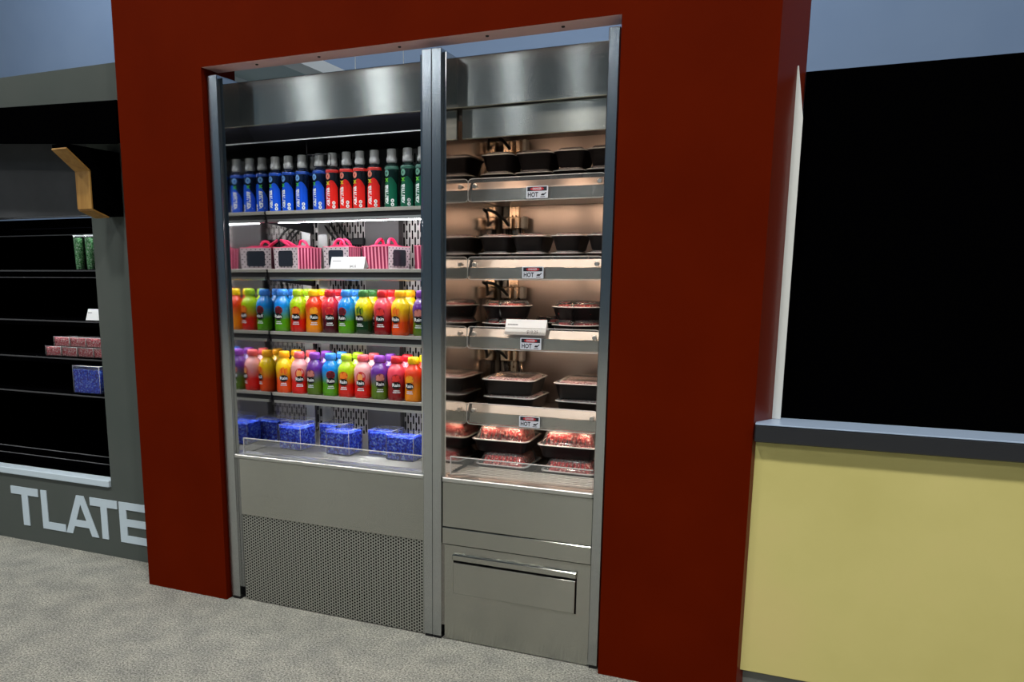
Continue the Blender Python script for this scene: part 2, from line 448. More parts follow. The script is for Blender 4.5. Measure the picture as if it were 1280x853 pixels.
# dark display case behind the opening on the left
dc = empty('open_display_case', (-2.7, .5, 0)); tag(dc, 'dark open shelf case inside the grey wall at left', 'display case')  # near-black case with light strips under its shelves
def P(name, mbd, mt, par): return mbd.obj(name, mt, par)
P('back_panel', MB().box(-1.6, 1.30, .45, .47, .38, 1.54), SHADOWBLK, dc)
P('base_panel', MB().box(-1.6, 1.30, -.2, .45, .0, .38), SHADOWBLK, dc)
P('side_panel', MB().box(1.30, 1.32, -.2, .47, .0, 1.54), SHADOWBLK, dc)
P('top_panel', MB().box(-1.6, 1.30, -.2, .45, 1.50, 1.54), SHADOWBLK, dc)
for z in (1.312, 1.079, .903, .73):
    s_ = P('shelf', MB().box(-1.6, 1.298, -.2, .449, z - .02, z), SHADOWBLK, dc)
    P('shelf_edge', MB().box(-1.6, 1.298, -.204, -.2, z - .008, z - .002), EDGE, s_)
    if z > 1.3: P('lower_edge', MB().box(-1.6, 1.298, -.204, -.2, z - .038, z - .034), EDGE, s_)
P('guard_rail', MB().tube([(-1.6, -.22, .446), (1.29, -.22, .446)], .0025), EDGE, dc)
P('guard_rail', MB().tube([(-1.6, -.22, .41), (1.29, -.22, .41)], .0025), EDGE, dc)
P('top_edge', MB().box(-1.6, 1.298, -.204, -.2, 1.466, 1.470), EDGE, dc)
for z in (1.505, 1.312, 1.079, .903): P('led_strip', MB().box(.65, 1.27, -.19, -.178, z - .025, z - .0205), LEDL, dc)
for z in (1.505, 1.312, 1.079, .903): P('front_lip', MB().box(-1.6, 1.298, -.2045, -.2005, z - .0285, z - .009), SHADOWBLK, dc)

# yellow counter, ledge and black backdrop on the right
ct = empty('yellow_counter', (2.6, .05, 0)); tag(ct, 'pale yellow panelled counter beside the red portal at right', 'counter')
P('front_panel', MB().bbox(-1.286, 2.4, -.035, .06, .098, .818, .002), YELLOW, ct)
P('toe_kick', MB().box(-1.286, 2.4, -.02, .06, 0, .098), mat('grey_kick', srgb(110, 112, 108), .5), ct)
P('ledge', MB().bbox(-1.286, 2.4, -.068, .06, .818, .869, .003), LEDGE, ct)
P('ledge_top', MB().bbox(-1.286, 2.4, -.069, .064, .869, .873, .001), LEDGETOP, ct)
bd = MB().box(1.377, 5.0, .1145, .16, .8735, 1.848).obj('wall_right', SHADOWBLK); struct(bd)
bl = MB().box(1.377, 5.0, .1145, .16, -.0, .868).obj('trim_2', SHADOWBLK); struct(bl)
ts = MB(); ts.prism([(1.340, 0), (1.378, 0), (1.378, .86), (1.358, 1.0), (1.348, 1.0)], .07, .118, 'y')
for k in range(len(ts.v)): ts.v[k] = (ts.v[k][0], ts.v[k][1] + .012, .874 + ts.v[k][2] * .985)
ts.obj('trim_3', WHITE); struct(D.objects['trim_3'])

# hanging canopy frame seen through the gap over the cases
cf = empty('overhead_frame', (-2.2, 2.9, 0)); tag(cf, 'white beamed frame with pale panel seen through gap above cold case', 'frame')
for x in (-.42, .42): P('beam', MB().box(x - .07, x + .07, -.9, 1.1, 2.66, 2.74), WHITE, cf)
P('panel', MB().box(-.35, .35, -.9, 1.1, 2.74, 2.76), TEAL, cf)
for x in (-.42, .42):
    for y in (.2, 1.0): P('hanging_rod', MB().tube([(x, y, 2.74), (x, y, 7.0)], .003, 6), WHITE, cf)

# ================================================================ COLD DISPLAY CASE (left unit)
cc = empty('cold_display_case', (-.2, .3, 0))
tag(cc, 'tall open-front stainless refrigerated case holding bottles, left of the mullion', 'display case')
CO = Vector((-.2, .3, 0))
def add_case_part(case, origin, name, mbd, mt, parent=None):
    mbd.v = [(x - origin[0], y - origin[1], z - origin[2]) for x, y, z in mbd.v]
    return mbd.obj(name, mt, parent or case)
def CP(name, mbd, mt, parent=None): return add_case_part(cc, CO, name, mbd, mt, parent)
YF = .022; ZM = 2.0
LX0, LX1 = -.566, .226      # inside faces
CP('left_jamb', MB().bbox(-.623, -.579, YF, .155, .012, ZM, .002), STEELV)
CP('right_jamb', MB().bbox(.240, .2735, YF, .155, .012, ZM, .0015), STEELV)
for x0, x1 in ((-.620, -.582), (.243, .272)): CP('foot_block', MB().box(x0, x1, YF + .006, .15, 0, .012), BLACK)
CP('side_panel', MB().box(-.578, LX0, .04, .66, .05, 1.99), MIRROR)
CP('side_panel', MB().box(LX1, .2395, .04, .66, .05, 1.99), MIRROR)
CP('back_panel', MB().box(LX0, LX1, .63, .66, .3, 1.99), SLOT)
CP('back_post', MB().box(-.545, -.50, .612, .63, .6, 1.8), ALU)
CP('air_duct', MB().box(-.30, -.14, .59, .63, .6, 1.8), mat('grey_duct', (.10, .095, .095), .4, .6))
CP('header_panel', MB().bbox(-.628 + .01, .226, .129, .15, 1.836, 1.994, .002), STEEL)
CP('hood', MB().prism([(.152, 1.99), (.152, 1.862), (.22, 1.792), (.63, 1.80), (.63, 1.99)], LX0, LX1, 'x'), mat('navy_black_hood', (.0025, .003, .006), .6, spec=.15))
CP('hood_edge', MB().box(LX0, LX1, .214, .219, 1.789, 1.793), ALU)
CP('led_strip', MB().box(LX0 + .03, LX1 - .02, .152, .164, 1.846, 1.856), LEDC)
CP('deck', MB().box(LX0, LX1, .225, .63, .55, .590), ALU)
CP('drip_tray', MB().box(LX0, LX1, .10, .224, .55, .575), mat('dark_drip_tray', (.03, .03, .03), .5, .2))
CP('kick_panel', MB().bbox(-.560, .240, .03, .055, .357, .585, .002), STEEL)
CP('sill', MB().bbox(-.579, .240, .024, .10, .585, .600, .003), ALU)
CP('grille_panel', MB().box(-.560, .240, .036, .05, .004, .357), PERF)
CP('grille_backing', MB().box(-.575, .238, .06, .08, .004, .585), BLACK)
rk = MB()
for k in range(9): rk.tube([(LX0 + .01, .108 + k * .014, .594), (LX1 - .005, .108 + k * .014, .594)], .0022, 6)
for k in range(14): rk.tube([(LX0 + .02 + k * .058, .104, .591), (LX0 + .02 + k * .058, .222, .591)], .0018, 6)
CP('wire_rack', rk, ALU)
def guard(x0, x1, y, z0, z1, t=.004):
    m = MB(); m.bbox(x0, x1, y, y + t, z0, z1, .001); return m
gd = CP('front_guard', guard(-.551, .222, .052, .602, .660), PLEXI)
CP('guard_edge', MB().box(-.551, .222, .0515, .0565, .660, .663), LIDEDGE, gd)
CP('guard_edge', MB().box(-.5535, -.551, .0515, .0565, .602, .663), LIDEDGE, gd)
CP('guard_edge', MB().box(-.551, .222, .0515, .0565, .6005, .603), LIDEDGE, gd)
SHC = [1.536, 1.311, 1.063, .812]
for i, z in enumerate(SHC):
    sh = CP('shelf', MB().box(LX0 + .002, LX1 - .002, .27, .60, z - .008, z), ALUP)
    CP('top_edge', MB().bbox(LX0 + .004, LX1 - .003, .262, .270, z - .011, z + .002, .001), ALUP, sh)
    CP('price_rail', MB().box(LX0 + .006, LX1 - .004, .268, .276, z - .030, z - .011), BLACK, sh)
    CP('lower_edge', MB().prism([(.262, z - .030), (.262, z - .040), (.276, z - .042), (.276, z - .030)], LX0 + .012, LX1 - .004, 'x'), ALU, sh)
    CP('led_strip', MB().box(LX0 + .05, LX1 - .01, .280, .294, z - (.0435 if i == 0 else .037), z - .031), LEDC, sh)
    CP('shelf_bracket', MB().prism([(.262, z - .002), (.275, z - .042), (.60, z - .07), (.60, z - .008)], LX0 + .0005, LX0 + .003, 'x'), BLACK, sh)
# cables on the back panel
for (x, zs) in ((-.43, 1.42), (-.40, 1.40), (-.36, 1.41)):
    CP('cable', MB().tube([(x - .11, .64, 1.515), (x - .08, .615, 1.50), (x - .05, .60, 1.47), (x, .60, zs), (x + .01, .605, 1.33), (x + .012, .61, 1.16), (x + .012, .64, 1.13)], .005, 6), CABLE)
for (x, z) in ((-.33, 1.43), (-.33, 1.385), (-.37, 1.17), (-.45, .93)):
    CP('cable_socket', MB().bbox(x - .03, x + .03, .575, .612, z - .015, z + .015, .004), BLACK)
# black wire loop standing at the hood
lp = MB(); base = [(-.285 + a, .245, 1.7155 + b) for a, b in rrect(.079, .043, .008, 5)]
lp.tube(base, .0018, 6, closed=True); lp.tube([(-.350, .245, 1.739), (-.32, .245, 1.737), (-.26, .245, 1.737)], .0022, 6)
lp.tube([(-.350, .245, 1.739), (-.350, .245, 1.792)], .0022, 6)
CP('wire_loop', lp, BLACK)

# ================================================================ HEATED DISPLAY CASE (right unit)
hc = empty('heated_display_case', (.56, .3, 0))
tag(hc, 'stainless heated case with warm lit shelves of meal trays, right of the mullion', 'display case')
HO = Vector((.56, .3, 0))
def HP(name, mbd, mt, parent=None): return add_case_part(hc, HO, name, mbd, mt, parent)
RX0, RX1 = .318, .838
HP('left_jamb', MB().bbox(.2745, .308, YF, .155, .012, ZM, .0015), STEELV)
HP('right_jamb', MB().bbox(.842, .875, YF, .155, .012, ZM, .002), STEELV)
for x0, x1 in ((.277, .305), (.845, .872)): HP('foot_block', MB().box(x0, x1, YF + .006, .15, 0, .012), BLACK)
HP('side_panel', MB().box(.3085, RX0, .04, .63, .05, 1.99), MIRRORW)
HP('side_panel', MB().box(RX1, .8415, .04, .63, .05, 1.99), MIRRORW)
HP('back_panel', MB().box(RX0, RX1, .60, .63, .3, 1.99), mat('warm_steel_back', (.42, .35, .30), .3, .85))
HP('header_panel', MB().bbox(.310, .841, .129, .15, 1.836, 1.994, .002), STEEL)
HP('canopy_panel', MB().bbox(.327, .838, .150, .165, 1.739, 1.835, .002), STEEL)
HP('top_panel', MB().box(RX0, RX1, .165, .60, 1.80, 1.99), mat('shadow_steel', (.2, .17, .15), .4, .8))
for hx0, hx1 in ((.38, .46), (.62, .70)): HP('heat_lamp', MB().box(hx0, hx1, .168, .182, 1.760, 1.768), LEDW)
HP('edge_glow', MB().box(.8335, .8375, .165, .172, .62, 1.73), mat('warm_side_glow', (1, 1, 1), .5, emis=(1, .8, .68), strength=2.2))  # added glow standing in for the lit front edge of the inner wall
HP('deck', MB().box(RX0, RX1, .10, .60, .53, .560), ALU)
HP('front_panel', MB().bbox(.3095, .841, .030, .055, .421, .583, .002), STEEL)
HP('rail_panel', MB().bbox(.3095, .841, .027, .055, .359, .4195, .002), STEEL)
HP('sill', MB().bbox(.3095, .841, .024, .10, .583, .600, .003), ALU)
HP('inner_backing', MB().box(.311, .8415, .056, .075, .004, .583), BLACK)
# lower door with a recessed pull flap
dx0, dx1 = .317, .839
dm = MB(); FX0, FX1, FZ0, FZ1 = .350, .795, .178, .325
for (a0, a1, b0, b1) in ((dx0, FX0, .004, .355), (FX1, dx1, .004, .355), (FX0, FX1, .004, FZ0), (FX0, FX1, FZ1, .355)):
    dm.box(a0, a1, .034, .05, b0, b1)
dr = HP('lower_door', dm, STEEL)
HP('pull_flap', MB().bbox(FX0 + .002, FX1 - .004, .028, .042, FZ0 + .002, FZ1 - .030, .0015), STEEL, dr)
HP('handle', MB().bbox(FX0, FX1, .022, .042, FZ1 - .021, FZ1, .0025), STEEL, dr)
HP('recess', MB().box(FX0, FX1, .048, .052, FZ0, FZ1), BLACK, dr)
rk = MB()
for k in range(7): rk.bbox(RX0 + .01 + 0, RX1 - .005, .075 + k * .022, .083 + k * .022, .5985, .6025, .001)
for k in range(5): rk.box(RX0 + .02 + k * .12, RX0 + .026 + k * .12, .074, .222, .5965, .5985)
HP('front_rack', rk, ALU)
gd = HP('front_guard', guard(.332, .832, .052, .604, .668), PLEXI)
HP('guard_edge', MB().box(.332, .832, .0515, .0565, .668, .671), LIDEDGE, gd)
HP('guard_edge', MB().box(.3295, .332, .0515, .0565, .604, .671), LIDEDGE, gd)
SHH = [1.584, 1.318, 1.074, .798]
def hot_label():
    m = MB(); w_, h_ = .076, .040
    m.prism([(a, b) for a, b in rrect(w_, h_, .002, 3)], -.0006, .0006, 'y')
    m.mat(1)
    def fn(a, b): return (a, -.0010, b)
    m.add([(-.034, -.0010, .004), (.034, -.0010, .004), (.034, -.0010, .0175), (-.034, -.0010, .0175)], [(0, 1, 2, 3)])
    m.mat(2); disc_on(m, lambda a, b: (a, -.0013, b), 0, .0108, .024, .006, 16)
    m.mat(0); put_text(m, 'DANGER', .0095, lambda a, b: (a, -.0016, b + .0108), .0002, .8)
    m.mat(1); put_text(m, 'HOT', .0215, lambda a, b: (a - .0145, -.0010, b - .0085), .0006, .8)
    # hand over hot surface mark
    m.add([fn(.014, -.011), fn(.024, -.0115), fn(.033, -.002), fn(.030, -.001), fn(.025, -.0055), fn(.018, -.005), fn(.014, -.008)], [list(range(7))])
    m.add([fn(.012, -.0165), fn(.028, -.0165), fn(.028, -.0145), fn(.012, -.0145)], [(0, 1, 2, 3)])
    return m.mesh('hot_label', [SIGNW, INKB, SIGNRED])
HOTM = hot_label()
hxs = [.570, .5605, .558, .559]
for i, z in enumerate(SHH):
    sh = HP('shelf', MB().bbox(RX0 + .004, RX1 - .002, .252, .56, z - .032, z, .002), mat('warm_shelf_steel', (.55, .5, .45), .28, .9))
    HP('front_lip', MB().bbox(RX0 + .004, .800, .242, .252, z - .040, z, .0015), STEEL, sh)
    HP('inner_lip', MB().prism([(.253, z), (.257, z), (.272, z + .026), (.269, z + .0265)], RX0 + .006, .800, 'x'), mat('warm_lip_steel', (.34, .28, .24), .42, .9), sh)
    for hx0, hx1 in ((.350, .410), (.455, .52), (.600, .690), (.735, .785)): HP('heat_lamp', MB().box(hx0, hx1, .256, .272, z - .0375, z - .0325), LEDW, sh)
    # acrylic guard: rounded upright sheet on bolts
    pts = [(.559 + a, z - .004 + b) for a, b in rrect(.482, .078, .014, 4)]
    HP('shelf_guard', MB().prism(pts, .2265, .2305, 'y'), PLEXI, sh)
    eg = MB(); loop = [(.559 + a, .2285, z - .004 + b) for a, b in rrect(.482, .078, .014, 4)]
    eg.tube(loop, .0016, 5, closed=True); HP('guard_edge', eg, LIDEDGE, sh)
    for bx in (.345, .782):
        b = MB(); b.lathe([(.0085, 0), (.0085, .004), (.006, .006)], 14)
        b.v = [(bx + x, .226 - zz, z + .010 + y) for x, y, zz in b.v]
        b.lathe([(.004, 0), (.004, .02)], 8)
        k0 = len(b.v) - 8 * 2 - 16
        for k in range(len(b.v) - 32, len(b.v)):
            x, y, zz = b.v[k]; b.v[k] = (bx + x, .228 + zz, z + .010 + y)
        HP('guard_bolt', b, ALU, sh)
    hl = link('hot_label', HOTM, sh, (hxs[i] - HO.x, .2405 - .0145 - .3, z - .018)); hl.location = (hxs[i] - HO.x, .2255 - HO.y, z - .0185)
# wiring, sockets and slotted upright at the back
up = MB()
for k in range(26): up.box(.357, .361, .585, .600, .62 + k * .045, .655 + k * .045)
for k in range(26): up.box(.372, .376, .585, .600, .62 + k * .045, .655 + k * .045)
up.box(.348, .356, .583, .600, .6, 1.78); up.box(.362, .371, .583, .600, .6, 1.78); up.box(.377, .385, .583, .600, .6, 1.78)
HP('slotted_upright', up, BRASS)
for z in (1.78, 1.50, 1.235, .99, .74):
    for x, w_, mt in ((.352, .040, BRASS), (.392, .018, BRASS), (.418, .018, ALUP)):
        HP('socket', MB().bbox(x - w_ / 2, x + w_ / 2, .535, .575, z - .035, z + .012, .004), mt)
    HP('cable', MB().tube([(.325, .40, z + .03), (.335, .46, z + .022), (.350, .51, z + .0), (.365, .55, z - .03)], .006, 6), CABLE)
    for dx_ in (.340, .350, .398, .410):
        cb = [(dx_, .565, z - .03), (dx_ + .004, .572, z - .08), (dx_ - .004, .574, z - .15), (dx_, .575, z - .21)]
        HP('cable', MB().tube(cb, .0045, 6), CABLE if dx_ < .4 else BRASS)
HP('corner_tube', MB().tube([(.332, .585, .6), (.332, .585, 1.78)], .010, 10), ALUP)

# ================================================================ KARMA BOTTLES
def karma_mesh(color, rim, lettercol, accent):
    r = .0275
    body = MB()
    body.lathe([(.024, 0), (.0275, .004), (.0275, .05), (.0268, .075), (.0275, .10), (.0278, .140), (.0262, .150), (.020, .156), (.0135, .160), (.0128, .168)], 28)
    fn = cyl(r, .0007)
    lab = MB(); us = [-.034 + .068 * k / 20 for k in range(21)]
    def top(u):
        t = (u + .034) / .068
        return .074 + .036 * math.sin(PI * min(1, max(0, (t - .15) / .95))) ** 1.3 if t > .15 else .074 - .02 * (1 - t / .15)
    strip_on(lab, fn, us, lambda u: .003, top)
    lab2 = cyl(r, .0012)
    art = MB()
    # emblem arcs and cross
    art.mat(0)
    disc_on(art, lab2, -.006, .124, .0100, .0120)
    art.mat(2)
    disc_on(art, cyl(r, .0016), -.006, .124, .0028, .0042)
    art.mat(1); put_text(art, 'x', .024, lambda a, b: lab2(a - .006, b + .101), .0012)
    art.mat(3)
    put_text(art, 'karma', .0300, lambda a, b: lab2(-b - .0085, a + .0475), .0009, .92)
    for zc in (.0115, .0255): disc_on(art, lab2, .0165, zc, .0064, .0066, 12)
    art.mat(2)
    for zc in (.0115, .0255): disc_on(art, cyl(r, .0018), .0165, zc, .0018, .0026, 8)
    rimm = MB(); rimm.lathe([(.0279, .1375), (.0284, .140), (.0278, .1455), (.0268, .149)], 28, cap=False)
    return body, lab, art, rimm
def cap_mesh():
    c = MB()
    c.lathe([(.0125, .162), (.0185, .164), (.0198, .170), (.0196, .179), (.0172, .185), (.0170, .187), (.0172, .209), (.0160, .212), (.006, .2125)], 20)
    return c
KD = mat('dark_bottle_liquid', (.012, .016, .022), .12, coat=.5)
KCAP = cap_mesh().mesh('cap', CAPM)
KARMA = {}
for key, col, pale in (('blue', (10, 84, 225), (120, 175, 235)), ('red', (228, 32, 24), (240, 140, 120)), ('green', (0, 92, 66), (110, 165, 145))):
    b, l, a, rm = karma_mesh(None, None, None, None)
    cm = mat('label_' + key, srgb(*col), .3, coat=.3); pm = mat('emblem_' + key, srgb(*pale), .4)
    bd_ = {'blue': mat('bottle_blue_dark', (.004, .012, .045), .12, coat=.5), 'red': KD, 'green': mat('bottle_green_dark', (.004, .02, .016), .12, coat=.5)}[key]
    gx = mat('cross_' + key, srgb(*{'blue': (70, 190, 60), 'red': (215, 215, 30), 'green': (120, 210, 40)}[key]), .4)
    KARMA[key] = (b.mesh('body', bd_), l.mesh('label', cm), a.mesh('lettering', [pm, gx, mat('emblem_core_' + key, srgb(*[int(c * .75) for c in col]), .4), mat('white_print', srgb(235, 238, 240), .45)]), rm.mesh('shoulder_band', mat('band_' + key, srgb(*{'blue': (30, 80, 190), 'red': (215, 50, 45), 'green': (60, 110, 95)}[key]), .25, coat=.4)))
def karma(key, x, y, z, rz, label):
    t = empty('water_bottle', (x, y, z), rz)
    b, l, a, rm = KARMA[key]
    link('body', b, t); link('label_print', l, t); link('lettering', a, t); link('shoulder_band', rm, t); link('cap', KCAP, t)
    tag(t, label, 'bottle', 'sports-cap water bottles on the top shelf')
kz = 1.5362
kl = [('blue', -.535, 'leftmost'), ('blue', -.474, 'second from left'), ('blue', -.410, 'third from left'), ('blue', -.331, 'rightmost, under the black wire loop')]
for i, (c, x, w_) in enumerate(kl):
    karma(c, x, .300, kz, R if (R := random.uniform(-.08, .08)) else 0, 'blue sports-cap water bottle on the top shelf, %s blue one' % w_)
karma('blue', -.392, .362, kz, 2.3, 'dark blue water bottle turned to show its back, behind the blue row')
for i, x in enumerate((-.272, -.210, -.152, -.090)):
    karma('red', x, .300, kz, random.uniform(-.08, .08), 'red sports-cap water bottle on the top shelf, %s of the four red' % ('leftmost', 'second from left', 'third from left', 'rightmost')[i])
for i, x in enumerate((-.017, .049, .109)):
    karma('green', x, .300, kz, random.uniform(-.08, .08), 'dark green sports-cap water bottle on top shelf, %s of the three green' % ('leftmost', 'middle', 'rightmost, by the mullion')[i])

# ================================================================ JUICE BOTTLES
def grad(name, top, mid, bot):
    def f(nt, b):
        tc = N(nt, 'ShaderNodeTexCoord'); sp = N(nt, 'ShaderNodeSeparateXYZ'); L(nt, tc.outputs['Object'], sp.inputs[0])
        n = N(nt, 'ShaderNodeTexNoise'); n.inputs['Scale'].default_value = 40; L(nt, tc.outputs['Object'], n.inputs['Vector'])
        ad = N(nt, 'ShaderNodeMath', operation='MULTIPLY_ADD'); ad.inputs[1].default_value = .02; L(nt, n.outputs['Fac'], ad.inputs[0]); L(nt, sp.outputs[2], ad.inputs[2])
        mr = N(nt, 'ShaderNodeMapRange'); mr.inputs[1].default_value = .01; mr.inputs[2].default_value = .15; L(nt, ad.outputs[0], mr.inputs[0])
        r = ramp(nt, [(.0, bot), (.36, bot), (.55, mid), (.74, top), (1, top)]); L(nt, mr.outputs[0], r.inputs[0]); L(nt, r.outputs[0], b.inputs['Base Color'])
    return mat(name, rough=.22, coat=.4, build=f)
def jp(a, b, t=.5): return tuple((x * t + y * (1 - t)) for x, y in zip(a, b))
# name: cap, top, bottom, picture colours (two), words
FL = {
 'blue':   ((60, 135, 225), (10, 130, 220), (80, 150, 15), (90, 10, 25), (150, 30, 40), 'blue'),
 'lime':   ((170, 205, 30), (170, 205, 10), (200, 25, 10), (235, 120, 30), (200, 50, 10), 'lime green'),
 'mango':  ((245, 200, 10), (225, 60, 20), (240, 140, 10), (245, 165, 30), (230, 120, 10), 'yellow'),
 'cherry': ((205, 35, 45), (215, 40, 55), (70, 5, 20), (190, 20, 35), (225, 80, 60), 'red'),
 'forest': ((60, 120, 60), (225, 215, 10), (15, 50, 20), (110, 140, 15), (40, 70, 10), 'dark green'),
 'berry':  ((200, 30, 40), (225, 70, 90), (130, 5, 15), (215, 50, 45), (150, 5, 20), 'scarlet'),
 'orange': ((250, 175, 10), (240, 200, 10), (225, 70, 10), (235, 130, 20), (225, 90, 10), 'orange'),
 'purple': ((130, 60, 165), (95, 40, 140), (80, 110, 20), (195, 120, 110), (120, 50, 60), 'purple'),
 'peach':  ((230, 95, 100), (235, 165, 165), (215, 20, 15), (240, 160, 90), (200, 25, 20), 'coral'),
}
JB = {}
CAPJ = MB(); CAPJ.lathe([(.0195, .1435), (.0215, .1445), (.0215, .1600), (.0205, .1680), (.0175, .1700), (.004, .1700)], 22)
for k in range(22):
    a = 2 * PI * k / 22
    CAPJ.box(.0214 * math.cos(a) - .0008, .0214 * math.cos(a) + .0008, .0214 * math.sin(a) - .0008, .0214 * math.sin(a) + .0008, .146, .160)
BODYJ = MB(); BODYJ.lathe([(.030, 0), (.0345, .004), (.0350, .02), (.0338, .040), (.0335, .060), (.0355, .085), (.0362, .100), (.0345, .114), (.0285, .127), (.0205, .136), (.0185, .144)], 28)
SH_ = MB(); SH_.lathe([(.0290, .1268), (.0210, .1365), (.0190, .1436)], 28, cap=False)
rf = .0345
for k, (cap, top, bot, f1, f2, nm) in FL.items():
    tp, bt = srgb(*top), srgb(*bot)
    bm_ = BODYJ.mesh('body', grad('juice_' + k, tp, jp(tp, bt), bt))
    cm_ = CAPJ.mesh('cap', mat('juice_cap_' + k, srgb(*cap), .35))
    m = MB()
    fn = cyl(rf, .0018)
    if k in ('forest', 'orange'):
        for s_ in range(5):
            disc_on(m.mat(s_ % 2), cyl(rf + .0004 * s_, .0018), -.012 + .006 * s_, .088 + .004 * (s_ % 3), .0045, .013, 10)
    elif k == 'peach':
        disc_on(m.mat(1), fn, .002, .085, .0185, .021); disc_on(m.mat(0), cyl(rf, .0026), -.001, .083, .0105, .0145)
    else:
        disc_on(m.mat(1), fn, 0, .086, .0175, .017)
        for (u_, z_, r_) in ((-.008, .090, .007), (.006, .093, .007), (.0, .081, .0075), (-.011, .080, .0045), (.011, .082, .005)):
            disc_on(m.mat(0), cyl(rf, .0026), u_, z_, r_, r_ * 1.1, 10)
    pic = m.mesh('fruit_picture', [mat('fruit_a_' + k, srgb(*f1), .35), mat('fruit_b_' + k, srgb(*f2), .35)])
    m = MB(); disc_on(m, cyl(rf, .0032), 0, .061, .0168, .0135, 18)
    m.mat(1); put_text(m, 'Rain', .0175, lambda a, b: cyl(rf, .0038)(a, b + .0615), .0004, .95)
    for zz, ww in ((.040, .021), (.033, .026)):
        x_ = -ww / 2
        while x_ < ww / 2:
            l_ = random.uniform(.0016, .003); m.add([cyl(rf, .0018)(a, b) for a, b in ((x_, zz - .0022), (x_ + l_, zz - .0022), (x_ + l_, zz + .0022 * random.uniform(.4, 1)), (x_, zz + .0022))], [(0, 1, 2, 3)]); x_ += l_ + .0009
    em = m.mesh('round_emblem', [BLACKG, mat('white_print', (.8, .8, .8))])
    JB[k] = (bm_, cm_, pic, em)
def juice(k, x, y, z, rz, label, group):
    t = empty('juice_bottle', (x, y, z), rz)
    b, c, p, e = JB[k]
    link('body', b, t); link('cap', c, t); link('fruit_picture', p, t); link('round_emblem', e, t)
    tag(t, label, 'bottle', group)
def row(keys, xs, y, z, rowname, shelf):
    seen = {}
    for i, (k, x) in enumerate(zip(keys, xs)):
        nm = FL[k][5]
        seen[k] = seen.get(k, 0) + 1
        w_ = '%s-capped juice bottle, %s in the %s row of the %s juice shelf' % (nm, ORD[i], rowname, shelf)
        juice(k, x, y, z + .0005, random.uniform(-.15, .55), w_, 'juice bottles on the %s juice shelf' % shelf)
row(['blue', 'lime', 'mango', 'cherry', 'blue', 'forest', 'berry', 'orange', 'purple'], [-.522, -.447, -.372, -.297, -.222, -.144, -.062, .014, .104], .3005, SHC[2], 'front', 'upper')
row(['blue', 'lime', 'mango', 'cherry', 'blue', 'forest', 'berry', 'orange'], [-.527, -.453, -.379, -.305, -.229, -.149, -.067, .014], .380, SHC[2], 'back', 'upper')
row(['orange', 'peach', 'purple', 'blue', 'lime', 'peach', 'purple', 'berry', 'mango', 'cherry'], [-.524, -.450, -.376, -.302, -.228, -.154, -.080, -.006, .068, .142], .3005, SHC[3], 'front', 'lower')
row(['orange', 'peach', 'purple', 'blue', 'lime', 'peach', 'purple', 'berry', 'mango'], [-.520, -.445, -.371, -.297, -.222, -.148, -.073, .002, .077], .380, SHC[3], 'back', 'lower')

# ================================================================ GIFT BOXES
def stripes(nt, b):
    tc = N(nt, 'ShaderNodeTexCoord'); sp = N(nt, 'ShaderNodeSeparateXYZ'); L(nt, tc.outputs['Object'], sp.inputs[0])
    ad = N(nt, 'ShaderNodeMath', operation='ADD'); L(nt, sp.outputs[0], ad.inputs[0]); L(nt, sp.outputs[1], ad.inputs[1])
    mu = N(nt, 'ShaderNodeMath', operation='MULTIPLY'); mu.inputs[1].default_value = 1 / .0175; L(nt, ad.outputs[0], mu.inputs[0])
    fr = N(nt, 'ShaderNodeMath', operation='FRACT'); L(nt, mu.outputs[0], fr.inputs[0])
    r = ramp(nt, [(0, srgb(240, 150, 175)), (.44, srgb(150, 20, 70))], 'CONSTANT'); L(nt, fr.outputs[0], r.inputs[0]); L(nt, r.outputs[0], b.inputs['Base Color'])
STR = mat('pink_striped_card', rough=.45, build=stripes)
def polka(nt, b):
    f = dots(.020, .020, .0026, .0026, srgb(70, 60, 75)); f(nt, b)
POLK = mat('polka_dot_card', srgb(212, 198, 205), .5, build=polka)
PINK = mat('hot_pink_card', srgb(235, 50, 105), .4)
PINKL = mat('pale_pink_trim', srgb(240, 120, 150), .45)
WIN = mat('dark_window_film', srgb(48, 52, 62), .12, coat=.6)
